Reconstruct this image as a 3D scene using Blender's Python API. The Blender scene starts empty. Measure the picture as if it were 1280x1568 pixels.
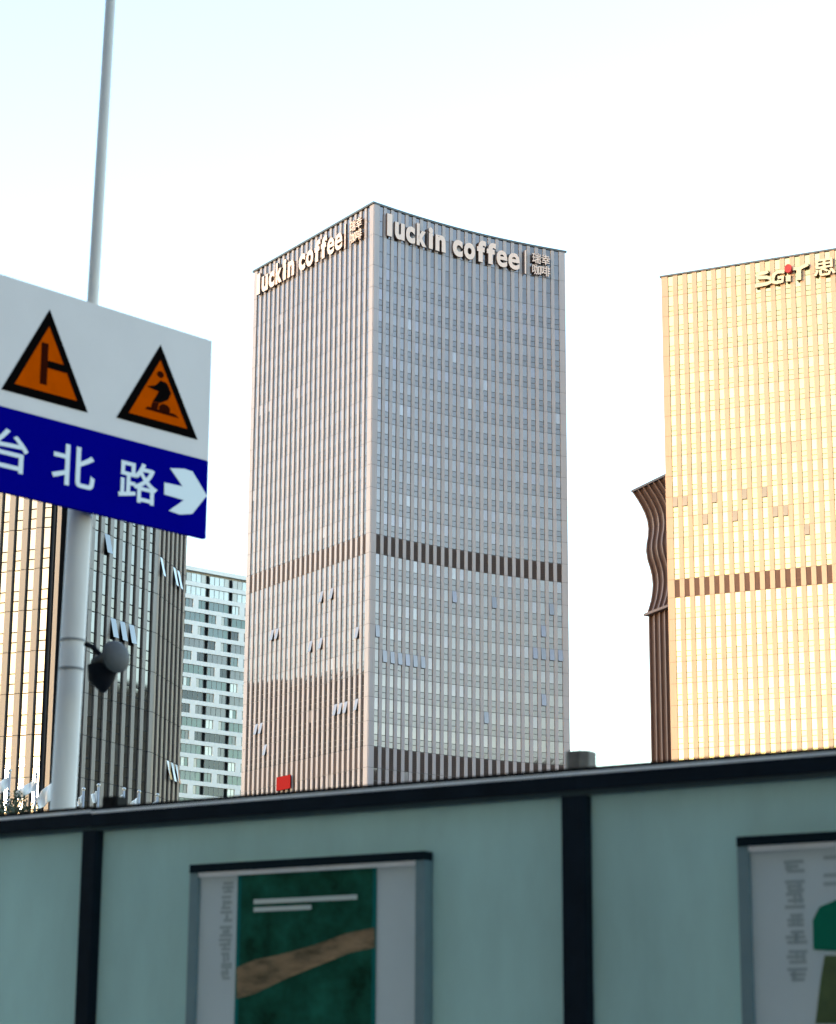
import bpy, math, random
from math import radians, sin, cos, tan, atan2, pi, hypot
from mathutils import Vector, Matrix

random.seed(7)
SC = bpy.context.scene
COL = SC.collection

# ---------------------------------------------------------------- camera
F_PX, PITCH, ROLL, EYE = 3447.7, 0.2484, 0.0063, 1.4      # focal length for a 1280 px wide picture
cd = bpy.data.cameras.new('camera')
cd.sensor_fit = 'HORIZONTAL'; cd.sensor_width = 36.0; cd.lens = F_PX / 1280 * 36
cd.clip_start = 0.1; cd.clip_end = 20000
cd.dof.use_dof = True; cd.dof.focus_distance = 320; cd.dof.aperture_fstop = 5.6
cam = bpy.data.objects.new('camera', cd); COL.objects.link(cam)
_r, _u, _b = Vector((1, 0, 0)), Vector((0, -sin(PITCH), cos(PITCH))), Vector((0, -cos(PITCH), -sin(PITCH)))
_x = cos(ROLL) * _r + sin(ROLL) * _u; _y = -sin(ROLL) * _r + cos(ROLL) * _u
cam.matrix_world = Matrix(((_x.x, _y.x, _b.x, 0), (_x.y, _y.y, _b.y, 0), (_x.z, _y.z, _b.z, EYE), (0, 0, 0, 1)))
SC.camera = cam

# ---------------------------------------------------------------- sky and sun
SUN_EL = radians(7.0)
SUN_H = Vector((-0.86, -0.51, 0)).normalized()             # low sun behind the photographer, to the left
world = bpy.data.worlds.new('World'); SC.world = world; world.use_nodes = True
wn = world.node_tree; bg = wn.nodes['Background']
sky = wn.nodes.new('ShaderNodeTexSky'); sky.sky_type = 'NISHITA'; sky.sun_disc = False
sky.sun_elevation = SUN_EL; sky.sun_rotation = atan2(SUN_H.x, SUN_H.y)
sky.air_density = 1.0; sky.dust_density = 0.5; sky.ozone_density = 1.2; sky.altitude = 30
wn.links.new(sky.outputs[0], bg.inputs[0]); bg.inputs[1].default_value = 0.15
sd = bpy.data.lights.new('sun', 'SUN'); sd.energy = 0.06; sd.angle = radians(2.0); sd.color = (1.0, 0.74, 0.48)
sun = bpy.data.objects.new('sun', sd); COL.objects.link(sun)
_s = Vector((SUN_H.x * cos(SUN_EL), SUN_H.y * cos(SUN_EL), sin(SUN_EL)))
sun.rotation_euler = _s.to_track_quat('Z', 'Y').to_euler()
sun.location = _s * 400
SC.view_settings.view_transform = 'Standard'; SC.view_settings.look = 'None'
SC.view_settings.gamma = 1.0; SC.view_settings.exposure = 2.8
SC.view_settings.use_curve_mapping = False

# ---------------------------------------------------------------- helpers
def ray(px, py):
    dx, dy = px - 640, py - 784; c, s = cos(ROLL), sin(ROLL)
    X = c * dx + s * dy; Y = -s * dx + c * dy
    return Vector((X / F_PX, cos(PITCH) + Y / F_PX * sin(PITCH), sin(PITCH) - Y / F_PX * cos(PITCH)))

def at(px, py, dist):
    d = ray(px, py); return Vector((0, 0, EYE)) + d * (dist / d.y)

def proj(P):
    x, y, z = P[0], P[1], P[2] - EYE
    d = y * cos(PITCH) + z * sin(PITCH); u = z * cos(PITCH) - y * sin(PITCH)
    X, Y = x / d * F_PX, -u / d * F_PX
    return 640 + cos(ROLL) * X - sin(ROLL) * Y, 784 + sin(ROLL) * X + cos(ROLL) * Y

def hit(px, py, o, ang):
    """where a sight line meets the vertical plane through o at horizontal angle ang: (distance along, height)"""
    d = Vector((cos(ang), sin(ang))); n = Vector((-d.y, d.x)); R = ray(px, py)
    t = (n.x * o[0] + n.y * o[1]) / (n.x * R.x + n.y * R.y)
    return (R.x * t - o[0]) * d.x + (R.y * t - o[1]) * d.y, R.z * t + EYE

def tag(o, label=None, cat=None, group=None, kind=None):
    if label: o['label'] = label
    if cat: o['category'] = cat
    if group: o['group'] = group
    if kind: o['kind'] = kind
    return o

def empty(name, loc, rz=0.0, label=None, cat=None, group=None):
    o = bpy.data.objects.new(name, None); COL.objects.link(o)
    o.location = loc; o.rotation_euler = (0, 0, rz); o.empty_display_size = 0.5
    return tag(o, label, cat, group)

def link(name, me, parent=None, loc=(0, 0, 0), rot=(0, 0, 0)):
    o = bpy.data.objects.new(name, me); COL.objects.link(o)
    o.location = loc; o.rotation_euler = rot
    if parent: o.parent = parent
    return o

class MB:
    def __init__(self): self.v = []; self.f = []; self.m = []; self.sm = []
    def add(self, vs, fs, mi=0, smooth=False):
        b = len(self.v); self.v += [tuple(p) for p in vs]
        for f in fs: self.f.append([b + i for i in f]); self.m.append(mi); self.sm.append(smooth)
    def box(self, x0, x1, y0, y1, z0, z1, mi=0, T=None):
        vs = [Vector(p) for p in ((x0,y0,z0),(x1,y0,z0),(x1,y1,z0),(x0,y1,z0),(x0,y0,z1),(x1,y0,z1),(x1,y1,z1),(x0,y1,z1))]
        if T: vs = [T @ p for p in vs]
        self.add(vs, [(0,3,2,1),(4,5,6,7),(0,1,5,4),(1,2,6,5),(2,3,7,6),(3,0,4,7)], mi); return self
    def chamfer_box(self, x0, x1, y0, y1, z0, z1, c, mi=0):
        """box with its four upright edges cut"""
        pts = [(x0+c,y0),(x1-c,y0),(x1,y0+c),(x1,y1-c),(x1-c,y1),(x0+c,y1),(x0,y1-c),(x0,y0+c)]
        return self.prism(pts, z0, z1, mi)
    def prism(self, pts, z0, z1, mi=0, T=None):
        n = len(pts); vs = [Vector((p[0], p[1], z0)) for p in pts] + [Vector((p[0], p[1], z1)) for p in pts]
        if T: vs = [T @ p for p in vs]
        self.add(vs, [tuple(range(n))[::-1], tuple(range(n, 2*n))] + [(i, (i+1) % n, n+(i+1) % n, n+i) for i in range(n)], mi); return self
    def plate(self, pts, y0, y1, mi=0, side=None):
        """outline given in (x, z), thickness from y0 (front) to y1"""
        n = len(pts); vs = [(p[0], y0, p[1]) for p in pts] + [(p[0], y1, p[1]) for p in pts]
        self.add(vs, [tuple(range(n)), tuple(range(n, 2*n))[::-1]], mi)
        b = len(self.v) - 2*n
        for i in range(n):
            self.f.append([b+i, b+n+i, b+n+(i+1) % n, b+(i+1) % n]); self.m.append(mi if side is None else side); self.sm.append(False)
        return self
    def tube(self, path, rad, seg=14, mi=0, smooth=True, caps=True):
        path = [Vector(p) for p in path]; rings = []
        for i, p in enumerate(path):
            t = (path[min(i+1, len(path)-1)] - path[max(i-1, 0)]).normalized()
            a = Vector((0, 0, 1)) if abs(t.z) < 0.9 else Vector((1, 0, 0))
            e1 = t.cross(a).normalized(); e2 = t.cross(e1); rr = rad[i] if isinstance(rad, (list, tuple)) else rad
            rings.append([p + (e1 * cos(2*pi*k/seg) + e2 * sin(2*pi*k/seg)) * rr for k in range(seg)])
        b = len(self.v); vs = [q for r_ in rings for q in r_]
        fs = [(i*seg+k, i*seg+(k+1) % seg, (i+1)*seg+(k+1) % seg, (i+1)*seg+k) for i in range(len(path)-1) for k in range(seg)]
        self.add(vs, fs, mi, smooth)
        if caps:
            for s0 in (0, (len(path)-1)*seg):
                self.f.append([b+s0+k for k in range(seg)]); self.m.append(mi); self.sm.append(False)
        return self
    def mesh(self, name, mats):
        me = bpy.data.meshes.new(name); me.from_pydata(self.v, [], self.f)
        for m in (mats if isinstance(mats, (list, tuple)) else [mats]): me.materials.append(m)
        me.polygons.foreach_set('material_index', self.m); me.polygons.foreach_set('use_smooth', self.sm)
        me.update(); return me
    def build(self, name, mats, parent=None, loc=(0, 0, 0), rot=(0, 0, 0), kind=None):
        o = link(name, self.mesh(name, mats), parent, loc, rot)
        if kind: o['kind'] = kind
        return o

# ---------------------------------------------------------------- materials
def mat(name, col, rough=0.6, metal=0.0, spec=0.5, noise=0.0, scale=4.0, stretch=(1, 1, 1), bump=0.0, rnoise=0.0, col2=None):
    m = bpy.data.materials.new(name); m.use_nodes = True; nt = m.node_tree; b = nt.nodes['Principled BSDF']
    b.inputs['Base Color'].default_value = (*col, 1); b.inputs['Roughness'].default_value = rough
    b.inputs['Metallic'].default_value = metal; b.inputs['Specular IOR Level'].default_value = spec
    if noise or bump or rnoise or col2:
        tc = nt.nodes.new('ShaderNodeTexCoord'); mp = nt.nodes.new('ShaderNodeMapping'); mp.inputs['Scale'].default_value = stretch
        nt.links.new(tc.outputs['Object'], mp.inputs[0])
        n = nt.nodes.new('ShaderNodeTexNoise'); n.inputs['Scale'].default_value = scale; n.inputs['Detail'].default_value = 6; n.inputs['Roughness'].default_value = 0.62
        nt.links.new(mp.outputs[0], n.inputs['Vector'])
        if noise or col2:
            r = nt.nodes.new('ShaderNodeValToRGB'); r.color_ramp.elements[0].position = 0.3; r.color_ramp.elements[1].position = 0.72
            c2 = col2 if col2 else tuple(min(1, c * (1 + noise)) for c in col)
            r.color_ramp.elements[0].color = (*[c * (1 - noise) for c in col], 1); r.color_ramp.elements[1].color = (*c2, 1)
            nt.links.new(n.outputs['Fac'], r.inputs[0]); nt.links.new(r.outputs[0], b.inputs['Base Color'])
        if rnoise:
            mr = nt.nodes.new('ShaderNodeMapRange'); mr.inputs['To Min'].default_value = max(0, rough - rnoise); mr.inputs['To Max'].default_value = rough + rnoise
            nt.links.new(n.outputs['Fac'], mr.inputs[0]); nt.links.new(mr.outputs[0], b.inputs['Roughness'])
        if bump:
            bp = nt.nodes.new('ShaderNodeBump'); bp.inputs['Strength'].default_value = bump; bp.inputs['Distance'].default_value = 0.02
            nt.links.new(n.outputs['Fac'], bp.inputs['Height']); nt.links.new(bp.outputs[0], b.inputs['Normal'])
    return m

def glass(name, col, metal=0.75, rough=0.04):
    return mat(name, col, rough, metal, 0.8, noise=0.06, scale=0.35)

M = {}
M['asphalt'] = mat('asphalt', (0.05, 0.05, 0.052), 0.9, noise=0.25, scale=3, bump=0.3)
M['paving'] = mat('paving', (0.26, 0.25, 0.24), 0.85, noise=0.15, scale=2, bump=0.2)
M['kerb'] = mat('kerb_stone', (0.34, 0.33, 0.31), 0.8, noise=0.15, scale=5)
M['paint'] = mat('road_paint', (0.7, 0.7, 0.68), 0.7, noise=0.15, scale=6)
M['earth'] = mat('earth', (0.11, 0.105, 0.09), 0.95, noise=0.3, scale=0.05)

# ---------------------------------------------------------------- setting: ground, road, pavements
def sheet(name, pts, z, m):
    b = MB(); b.add([(x, y, z) for x, y in pts], [tuple(range(len(pts)))]); o = b.build(name, m); o['kind'] = 'structure'; return o
FA = radians(-33.5)                                          # the fence and the road run the same way
fd = Vector((cos(FA), sin(FA), 0)); fn = Vector((fd.y, -fd.x, 0))   # along, towards the photographer
FO = Vector((0.008, 10.5, 0))
def fp(u, n): p = FO + fd * u + fn * n; return (p.x, p.y)
sheet('ground', [(-7000, -7000), (7000, -7000), (7000, 7000), (-7000, 7000)], -0.02, M['earth'])
sheet('road', [fp(-260, 3.2), fp(-260, 22), fp(260, 22), fp(260, 3.2)], 0.0, M['asphalt'])
b = MB(); T = Matrix.Translation(FO) @ Matrix.Rotation(FA, 4, 'Z')
b.box(-260, 260, -2.95, 14, -0.1, 0.13, 0, T); tag(b.build('pavement', M['paving']), kind='structure')
b = MB(); b.box(-260, 260, -3.2, -2.953, -0.1, 0.14, 0, T); tag(b.build('kerb', M['kerb']), kind='structure')
b = MB(); b.box(-260, 260, -22.3, -22.003, -0.1, 0.14, 0, T); tag(b.build('kerb', M['kerb']), kind='structure')
b = MB(); b.box(-260, 260, -30, -22.303, -0.1, 0.13, 0, T); tag(b.build('pavement', M['paving']), kind='structure')
b = MB()
for k in range(-20, 21): b.box(k*12-2, k*12+2, -9.1, -8.95, 0.0, 0.006, 0, T)
for n in (-3.7, -21.6): b.box(-260, 260, n-.07, n+.07, 0.0, 0.006, 0, T)
for n in (-12.5, -12.85): b.box(-260, 260, n-.06, n+.06, 0.0, 0.006, 0, T)
tag(b.build('road_marking', M['paint']), kind='structure')

# ---------------------------------------------------------------- office towers
def joints(mname, col, rough, spec=0.5):
    return mat(mname, col, rough, 0.0, spec, noise=0.12, scale=0.25, stretch=(1, 1, 0.15))
M['main_stone'] = joints('rose_grey_granite', (0.325, 0.285, 0.30), 0.42)
M['gold_stone'] = joints('sunlit_granite', (0.50, 0.31, 0.20), 0.42)  # low sun on this tower is put into the lighter, golden stone colour
M['brown_stone'] = joints('tan_granite', (0.165, 0.132, 0.118), 0.42)
M['joint'] = mat('dark_joint', (0.065, 0.06, 0.062), 0.6)
M['black_joint'] = mat('black_joint', (0.012, 0.012, 0.014), 0.6, spec=0.1)
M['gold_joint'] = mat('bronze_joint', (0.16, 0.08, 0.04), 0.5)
M['core'] = mat('dark_core', (0.03, 0.03, 0.034), 0.7)
M['main_louvre'] = mat('umber_louvre', (0.045, 0.024, 0.018), 0.55, noise=0.1, scale=0.4)
M['gold_louvre'] = mat('rust_louvre', (0.155, 0.07, 0.042), 0.55, noise=0.1, scale=0.4)
M['cap'] = mat('dark_coping', (0.06, 0.065, 0.07), 0.5)
MAIN_G = [glass('grey_glass', (0.222, 0.188, 0.184), 0.86), glass('pale_glass', (0.235, 0.197, 0.202), 0.84), glass('deep_glass', (0.205, 0.174, 0.172), 0.86),
          glass('blind_glass', (0.31, 0.275, 0.28), 0.5, 0.1), glass('spandrel_glass', (0.17, 0.145, 0.144), 0.8, 0.06)]
GOLD_G = [glass('gold_glass', (0.385, 0.345, 0.175), 0.88), glass('pale_gold_glass', (0.40, 0.36, 0.185), 0.88), glass('amber_glass', (0.345, 0.30, 0.145), 0.88),  # sunset reflection is put into these golden tints
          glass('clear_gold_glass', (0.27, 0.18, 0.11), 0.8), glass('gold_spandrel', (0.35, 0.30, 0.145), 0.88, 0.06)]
LEFT_G = [glass('bronze_glass', (0.172, 0.158, 0.145), 0.88), glass('pale_bronze_glass', (0.192, 0.177, 0.163), 0.88), glass('dim_bronze_glass', (0.154, 0.141, 0.129), 0.88),
          glass('silver_glass', (0.23, 0.215, 0.20), 0.85), glass('bronze_spandrel', (0.163, 0.143, 0.122), 0.85, 0.05)]

class Tower:
    """a box of piers and glass; faces run left to right as seen from outside"""
    def __init__(self, name, loc, rz, label, cat, stone, glasses, joint, louvre, group=None):
        self.root = empty(name, loc, rz, label, cat, group); self.loc = Vector(loc); self.rz = rz
        self.stone, self.glasses, self.joint, self.louvre = stone, glasses, joint, louvre
        self.panes = []; self.transom = MB(); self.piers = {}; self.louvres = {}; self.cache = {}
    def world(self, p): return self.loc + Matrix.Rotation(self.rz, 3, 'Z') @ Vector(p)
    def face(self, o, d, L, nb, corner, rows, pier_w=0.66, proud=0.10, ends=(True, True), single_spandrels=False, bow=0.0):
        d = Vector((d[0], d[1], 0)).normalized(); ang = atan2(d.y, d.x); o = Vector((o[0], o[1], 0))
        T = Matrix.Translation(o) @ Matrix.Rotation(ang, 4, 'Z')           # local x along the face, -y outwards
        def B(u):                                                          # a point along the face, which may bow inwards
            t = u / L; return T @ Matrix.Translation((u, 4 * bow * t * (1 - t), 0)) @ Matrix.Rotation(atan2(4 * bow * (1 - 2 * t), L), 4, 'Z')
        def BA(u): return ang + atan2(4 * bow * (1 - 2 * u / L), L)
        bay = (L - 2 * corner) / nb; zt = rows[-1][1]; zb = rows[0][0]
        for i in range(nb + 1):                                            # one pier per bay line, cut at each storey
            if (i == 0 and not ends[0]) or (i == nb and not ends[1]): continue
            u = corner + i * bay; key = round(pier_w, 2), round(proud, 2), tuple(rows)
            a, c = -pier_w / 2, pier_w / 2
            if i == 0: key += ('s', corner); a = -corner
            if i == nb: key += ('e', corner); c = corner
            if key not in self.piers:
                pb = MB()
                pb.box(a + .03, c - .03, -proud + .04, 0.2, zb, zt, 1)
                for (z0, z1, kd) in rows:
                    pb.box(a, c, -proud, 0.05, z0 + .03, z1 - .03, 0)
                    if kd == 'win': pass
                self.piers[key] = pb.mesh('pier', [self.stone, self.joint])
            link('pier', self.piers[key], self.root, B(u) @ Vector((0, 0, 0)), (0, 0, BA(u)))
        for i in range(nb):
            u0 = corner + i * bay + pier_w / 2 + .048; u1 = corner + (i + 1) * bay - pier_w / 2 - .048
            w = u1 - u0; um = (u0 + u1) / 2
            for r, (z0, z1, kd) in enumerate(rows):
                h = z1 - z0
                if kd == 'louvre':
                    key = (round(w, 2), round(h, 2))
                    if key not in self.louvres:
                        lb = MB(); lb.box(-w/2, w/2, 0.06, 0.1, 0.03, h - .03, 1)
                        n = max(6, int(h / .28))
                        for k in range(n):
                            z = .06 + k * (h - .12) / n
                            lb.add([(-w/2, -.04, z), (w/2, -.04, z), (w/2, .055, z + (h-.12)/n*.9), (-w/2, .055, z + (h-.12)/n*.9),
                                    (-w/2, -.04, z + .04), (w/2, -.04, z + .04)], [(0, 1, 2, 3), (0, 4, 5, 1)], 0)
                        self.louvres[key] = lb.mesh('louvre', [self.louvre, self.joint])
                    link('louvre', self.louvres[key], self.root, B(um) @ Vector((0, 0, z0)), (0, 0, BA(um))); continue
                cuts = [(0.0, 0.245, 1), (0.245, 0.49, 1), (0.49, 1.0, 0)] if kd == 'win' else [(0.0, 0.5, 2), (0.5, 1.0, 2)]
                for (a, c, ty) in cuts:
                    pz0, pz1 = z0 + a * h + .035, z0 + c * h - .035
                    g = random.random()
                    gi = 4 if ty == 1 else (0 if g < .6 else 2 if g < .80 else 1 if g < .97 else 3)
                    if ty == 2: gi = 2 if g < .6 else 4
                    ctr = B(um) @ Vector((0, 0.07, (pz0 + pz1) / 2)); wc = self.world(ctr); pp = proj(wc)
                    wd = Matrix.Rotation(self.rz, 3, 'Z') @ d; n_out = Vector((wd.y, -wd.x, 0)); v = Vector((0, 0, EYE)) - wc
                    area = max(0, v.normalized().dot(n_out)) * w * (pz1 - pz0) / v.length_squared
                    vis = -10 < pp[0] < 1290 and pp[1] < 1262
                    self.panes.append(dict(c=ctr, w=w, h=pz1 - pz0, ang=BA(um), g=gi, ty=ty, area=area if vis else 0, pp=pp, tilt=0, single=(ty == 0 or ty == 2 or single_spandrels)))
                    self.transom.box(u0 - um, u1 - um, 0.02, 0.17, pz1 - .01, pz1 + .08, 0, B(um))
            for ue in (u0 - .046, u1 + .001):                              # frame uprights beside the glass, dark to carry the recess shadow gap
                self.transom.box(ue - um, ue - um + .045, 0.03, 0.18, zb, zt, 0, B(um))
    def open_at(self, pts, tilt=16, g=3):
        for (px, py) in pts:
            c = min((q for q in self.panes if q['ty'] == 0 and q['area'] > 0), key=lambda q: (q['pp'][0]-px)**2 + (q['pp'][1]-py)**2)
            c['tilt'] = radians(tilt); c['area'] = 9
            if g is not None: c['g'] = g
    def finish(self, limit=300, names=('window_pane',), joint=None):
        self.transom.build('transom_grid', joint or self.joint, self.root, kind='stuff')
        sing = sorted([q for q in self.panes if q['single'] and q['area'] > 0], key=lambda q: -q['area'])[:limit]
        ids = set(id(q) for q in sing); rest = MB(); rnd = random.Random(3)
        def corners(q, bm):
            hw, hh = q['w'] / 2, q['h'] / 2
            j = [rnd.uniform(-.004, .004) for _ in range(4)]
            vs = [Vector((-hw, -.02 + j[0], -hh)), Vector((hw, -.02 + j[1], -hh)), Vector((hw, -.02 + j[2], hh)), Vector((-hw, -.02 + j[3], hh)),
                  Vector((-hw, .03, -hh)), Vector((hw, .03, -hh)), Vector((hw, .03, hh)), Vector((-hw, .03, hh))]
            return vs, [(0, 1, 2, 3), (5, 4, 7, 6), (0, 4, 5, 1), (1, 5, 6, 2), (2, 6, 7, 3), (3, 7, 4, 0)]
        for q in self.panes:
            if id(q) in ids:
                key = (round(q['w'], 3), round(q['h'], 3), q['g'], rnd.randrange(4))
                if key not in self.cache:
                    m_ = MB(); vs, fs = corners(q, m_); m_.add(vs, fs); self.cache[key] = m_.mesh('window_pane', self.glasses[q['g']])
                o = link('window_pane', self.cache[key], self.root, q['c'], (0, 0, q['ang']))
                if q['tilt']:
                    up = Vector((0, 0, q['h'] / 2))
                    R = Matrix.Rotation(q['ang'], 4, 'Z') @ Matrix.Rotation(-q['tilt'], 4, 'X')
                    out = Matrix.Rotation(q['ang'], 3, 'Z') @ Vector((0, -0.14, 0))
                    o.location = q['c'] + up + out - (R @ up); o.rotation_euler = R.to_euler()
            else:
                vs, fs = corners(q, rest); Tq = Matrix.Translation(q['c']) @ Matrix.Rotation(q['ang'], 4, 'Z')
                rest.add([Tq @ p for p in vs], fs, q['g'])
        if rest.v: rest.build('glazing', self.glasses, self.root, kind='stuff')

def rows_of(z0, z1, n, kind='win'):
    h = (z1 - z0) / n; return [(z0 + k * h, z0 + (k + 1) * h, kind) for k in range(n)]

# --- the grey tower in the middle
MY, MW, MH = 0.5894, 40.95, 147.0
MLOC = Vector((-7.83, 360, 0))
mt = Tower('office_tower', MLOC, MY, 'tall grey glass office tower in the middle with white letters along its top', 'office tower',
           M['main_stone'], MAIN_G, M['joint'], M['main_louvre'])
mrows = [(0.0, 2.0, 'crown')] + rows_of(2, 50.5, 12) + [(50.5, 54.0, 'louvre')] + rows_of(54, 85.9, 8) + [(85.9, 89.2, 'louvre')] + rows_of(89.2, 136, 12) + rows_of(136, 147, 2, 'crown')
mt.face((0, MW), (0, -1), MW, 24, 0.9, mrows)
BOW = 1.8
mt.face((0, 0), (1, 0), MW, 24, 0.9, mrows, bow=BOW)
bowy = lambda u: 4 * BOW * (u / MW) * (1 - u / MW)
arc = [MW * k / 16 for k in range(17)]
MB().prism([(max(.45, u), bowy(u) + .45) for u in arc] + [(MW, MW), (.45, MW)], 0, MH - .2).build('core_wall', M['core'], mt.root)
b = MB(); ends_ = [-.3] + arc[1:-1] + [MW + .3]
b.prism([(u, bowy(min(max(u, 0), MW)) - .2) for u in ends_] + [(u, bowy(min(max(u, 0), MW)) + .5) for u in ends_[::-1]], MH, MH + .35)
b.box(-.3, .5, .503, MW + .3, MH, MH + .35)
b.prism([(max(.5, u), bowy(u) + .55) for u in arc] + [(MW, MW), (.5, MW)], MH - .1, MH + .1)
b.build('parapet_coping', M['cap'], mt.root)
mt.open_at([(586, 1012), (598, 1015), (610, 1017), (621, 1019), (632, 1021), (644, 1024), (575, 976), (694, 920), (757, 931), (818, 1002), (831, 1004), (844, 1006), (857, 1008), (745, 1102), (834, 971), (847, 935), (835, 1070)], 4.5, None)
mt.open_at([(514, 1084), (522, 1084), (531, 1082), (548, 1078), (389, 1112), (397, 1110), (404, 1146), (549, 974), (477, 992), (497, 986), (492, 918), (508, 916), (421, 976), (429, 974)], 13)
mt.finish()

# --- the golden tower on the right
RY = -0.4644
RLOC = Vector((43.14 + 0.17, 380, 0)); RW = 44.6; RH = 141.3
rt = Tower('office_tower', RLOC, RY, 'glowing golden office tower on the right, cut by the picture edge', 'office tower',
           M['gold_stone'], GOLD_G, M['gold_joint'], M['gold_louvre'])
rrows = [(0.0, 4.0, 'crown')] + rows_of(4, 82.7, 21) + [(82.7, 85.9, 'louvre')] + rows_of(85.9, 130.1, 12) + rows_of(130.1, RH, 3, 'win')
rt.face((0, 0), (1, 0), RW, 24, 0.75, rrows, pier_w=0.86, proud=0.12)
rt.face((0, 40), (0, -1), 40, 22, 0.75, [(0.0, RH, 'crown')], pier_w=0.86, proud=0.12)
MB().box(.45, RW, .45, 40, 0, RH - .2).build('core_wall', M['core'], rt.root)
b = MB(); b.box(-.3, RW + .3, -.25, .5, RH, RH + .3); b.box(-.3, .5, .503, 40.2, RH, RH + .3); b.box(.5, RW, .5, 40, RH - .1, RH + .1)
b.build('parapet_coping', M['cap'], rt.root)
rt.open_at([(1040, 765), (1054, 764), (1095, 759), (1138, 754), (1166, 750), (1083, 790), (1125, 787), (1182, 780), (1196, 779), (1228, 810)], 4)
rt.finish()

# --- the tower behind the street sign, with its turned corner
LA = radians(-24.25); LP = at(78, 900, 200.0); LH = 66.0
LLOC = Vector((LP.x, LP.y, 0))
lt = Tower('office_tower', LLOC, LA, 'bronze and silver office tower behind the blue street name sign', 'office tower',
           M['brown_stone'], LEFT_G, M['black_joint'], M['main_louvre'])
_, zl = hit(6, 814.6, (LP.x, LP.y), LA)
FH = 3.82; base0 = zl % FH
lrows = [(0.0, base0, 'crown')] + [(base0 + k * FH, base0 + (k + 1) * FH, 'win') for k in range(int((LH - base0) / FH))]
LH = lrows[-1][1]
lt.face((-22.4, 0), (1, 0), 22.4, 15, 0.0, lrows, pier_w=0.62, proud=0.2, ends=(True, False), single_spandrels=True)
CX = 2.9                                                      # corner after two dark slots
sdir = Vector((0, 1)); S1 = 13.6
lt.face((CX, 0), (0, 1), S1, 8, 0.35, lrows, pier_w=0.62, proud=0.12, single_spandrels=True)
a2 = radians(79.5) - LA; d2 = Vector((cos(a2), sin(a2))); p2 = Vector((CX, S1)); S2 = 9.4
lt.face(p2, d2, S2, 6, 0.3, lrows, pier_w=0.62, proud=0.12, single_spandrels=True)
p3 = p2 + d2 * S2
b = MB(); b.box(0.36, .82, -.05, .06, 0, LH); b.build('pier', M['brown_stone'], lt.root)
b = MB()
for k in range(int(LH / FH)): b.box(1.62, CX + .1, -.12, .04, k * FH + .04, (k + 1) * FH - .04)
b.build('corner_column', M['brown_stone'], lt.root)
b = MB(); b.prism([(-22.4, .35), (-.1, .35), (-.1, 2.4), (1.7, 2.4), (1.7, .6), (CX - .35, .6), (CX - .35, S1), (p3.x - .5, p3.y), (p3.x - 6, p3.y + 8), (-22.4, p3.y + 8)], 0, LH)
b.build('core_wall', M['core'], lt.root)
b = MB(); b.prism([(-22.6, -.3), (CX + .4, -.3), (CX + .4, S1), (p3.x + .3, p3.y + .1), (p3.x - 5.8, p3.y + 8), (-22.6, p3.y + 8)], LH + .003, LH + .5)
b.build('parapet_coping', M['cap'], lt.root)
lt.open_at([(186, 940), (199, 944), (212, 949), (163, 815), (173, 818)], 13)
lt.open_at([(251, 855), (257, 858), (271, 870), (278, 874), (255, 1180), (261, 1184), (267, 1188)], 13)
lt.finish(300)

# ---------------------------------------------------------------- letters on the towers
M['letter'] = mat('letter_face', (0.68, 0.515, 0.46), 0.5, noise=0.04, scale=1)
M['letter_gold'] = mat('cream_letter_face', (0.62, 0.50, 0.34), 0.5, noise=0.04, scale=1)
M['letter_side'] = mat('letter_shade_side', (0.07, 0.042, 0.036), 0.6)  # dark side colour carries the shadow edges of the letters
M['drop'] = mat('rose_red_enamel', (0.40, 0.045, 0.05), 0.5, spec=0.1)
M['red'] = mat('red_lacquer', (0.22, 0.006, 0.005), 0.6, spec=0.05)

def glyph_mesh(ch, depth, bold=0.0, mats=None, name='letter', res=5):
    """one character as a solid block, 1 x 1 in (x, z), front at -depth"""
    c = bpy.data.curves.new('tmp', 'FONT'); c.body = ch; c.offset = bold; c.resolution_u = res; c.fill_mode = 'FRONT' if False else 'BOTH'
    c.extrude = 0.05
    o = bpy.data.objects.new('tmp', c); COL.objects.link(o)
    dg = bpy.context.evaluated_depsgraph_get(); dg.update()
    me = bpy.data.meshes.new_from_object(o.evaluated_get(dg)); bpy.data.objects.remove(o); bpy.data.curves.remove(c)
    xs = [v.co.x for v in me.vertices]; ys = [v.co.y for v in me.vertices]
    x0, x1, y0, y1 = min(xs), max(xs), min(ys), max(ys)
    for v in me.vertices: v.co = ((v.co.x - x0) / (x1 - x0), 0.0 if v.co.z < 0 else -depth, (v.co.y - y0) / (y1 - y0))
    me.materials.clear()
    for m in (mats or [M['letter'], M['letter_side']]): me.materials.append(m)
    me.update()
    for p in me.polygons: p.material_index = 0 if (abs(p.normal.y) > 0.7 or len(me.materials) == 1) else 1; p.use_smooth = False
    me.name = name; return me, (x0, x1, y0, y1)

def put_glyph(ch, parent, x0, x1, z0, z1, y, ang=0, depth=0.8, bold=0.0, mats=None, name='letter', T=None):
    me, _ = glyph_mesh(ch, depth, bold, mats, name)
    loc = Vector((x0, y, z0)); loc = T @ loc if T else loc
    o = link(name, me, parent, loc, (0, 0, ang)); o.scale = (x1 - x0, 1, z1 - z0); return o

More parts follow.
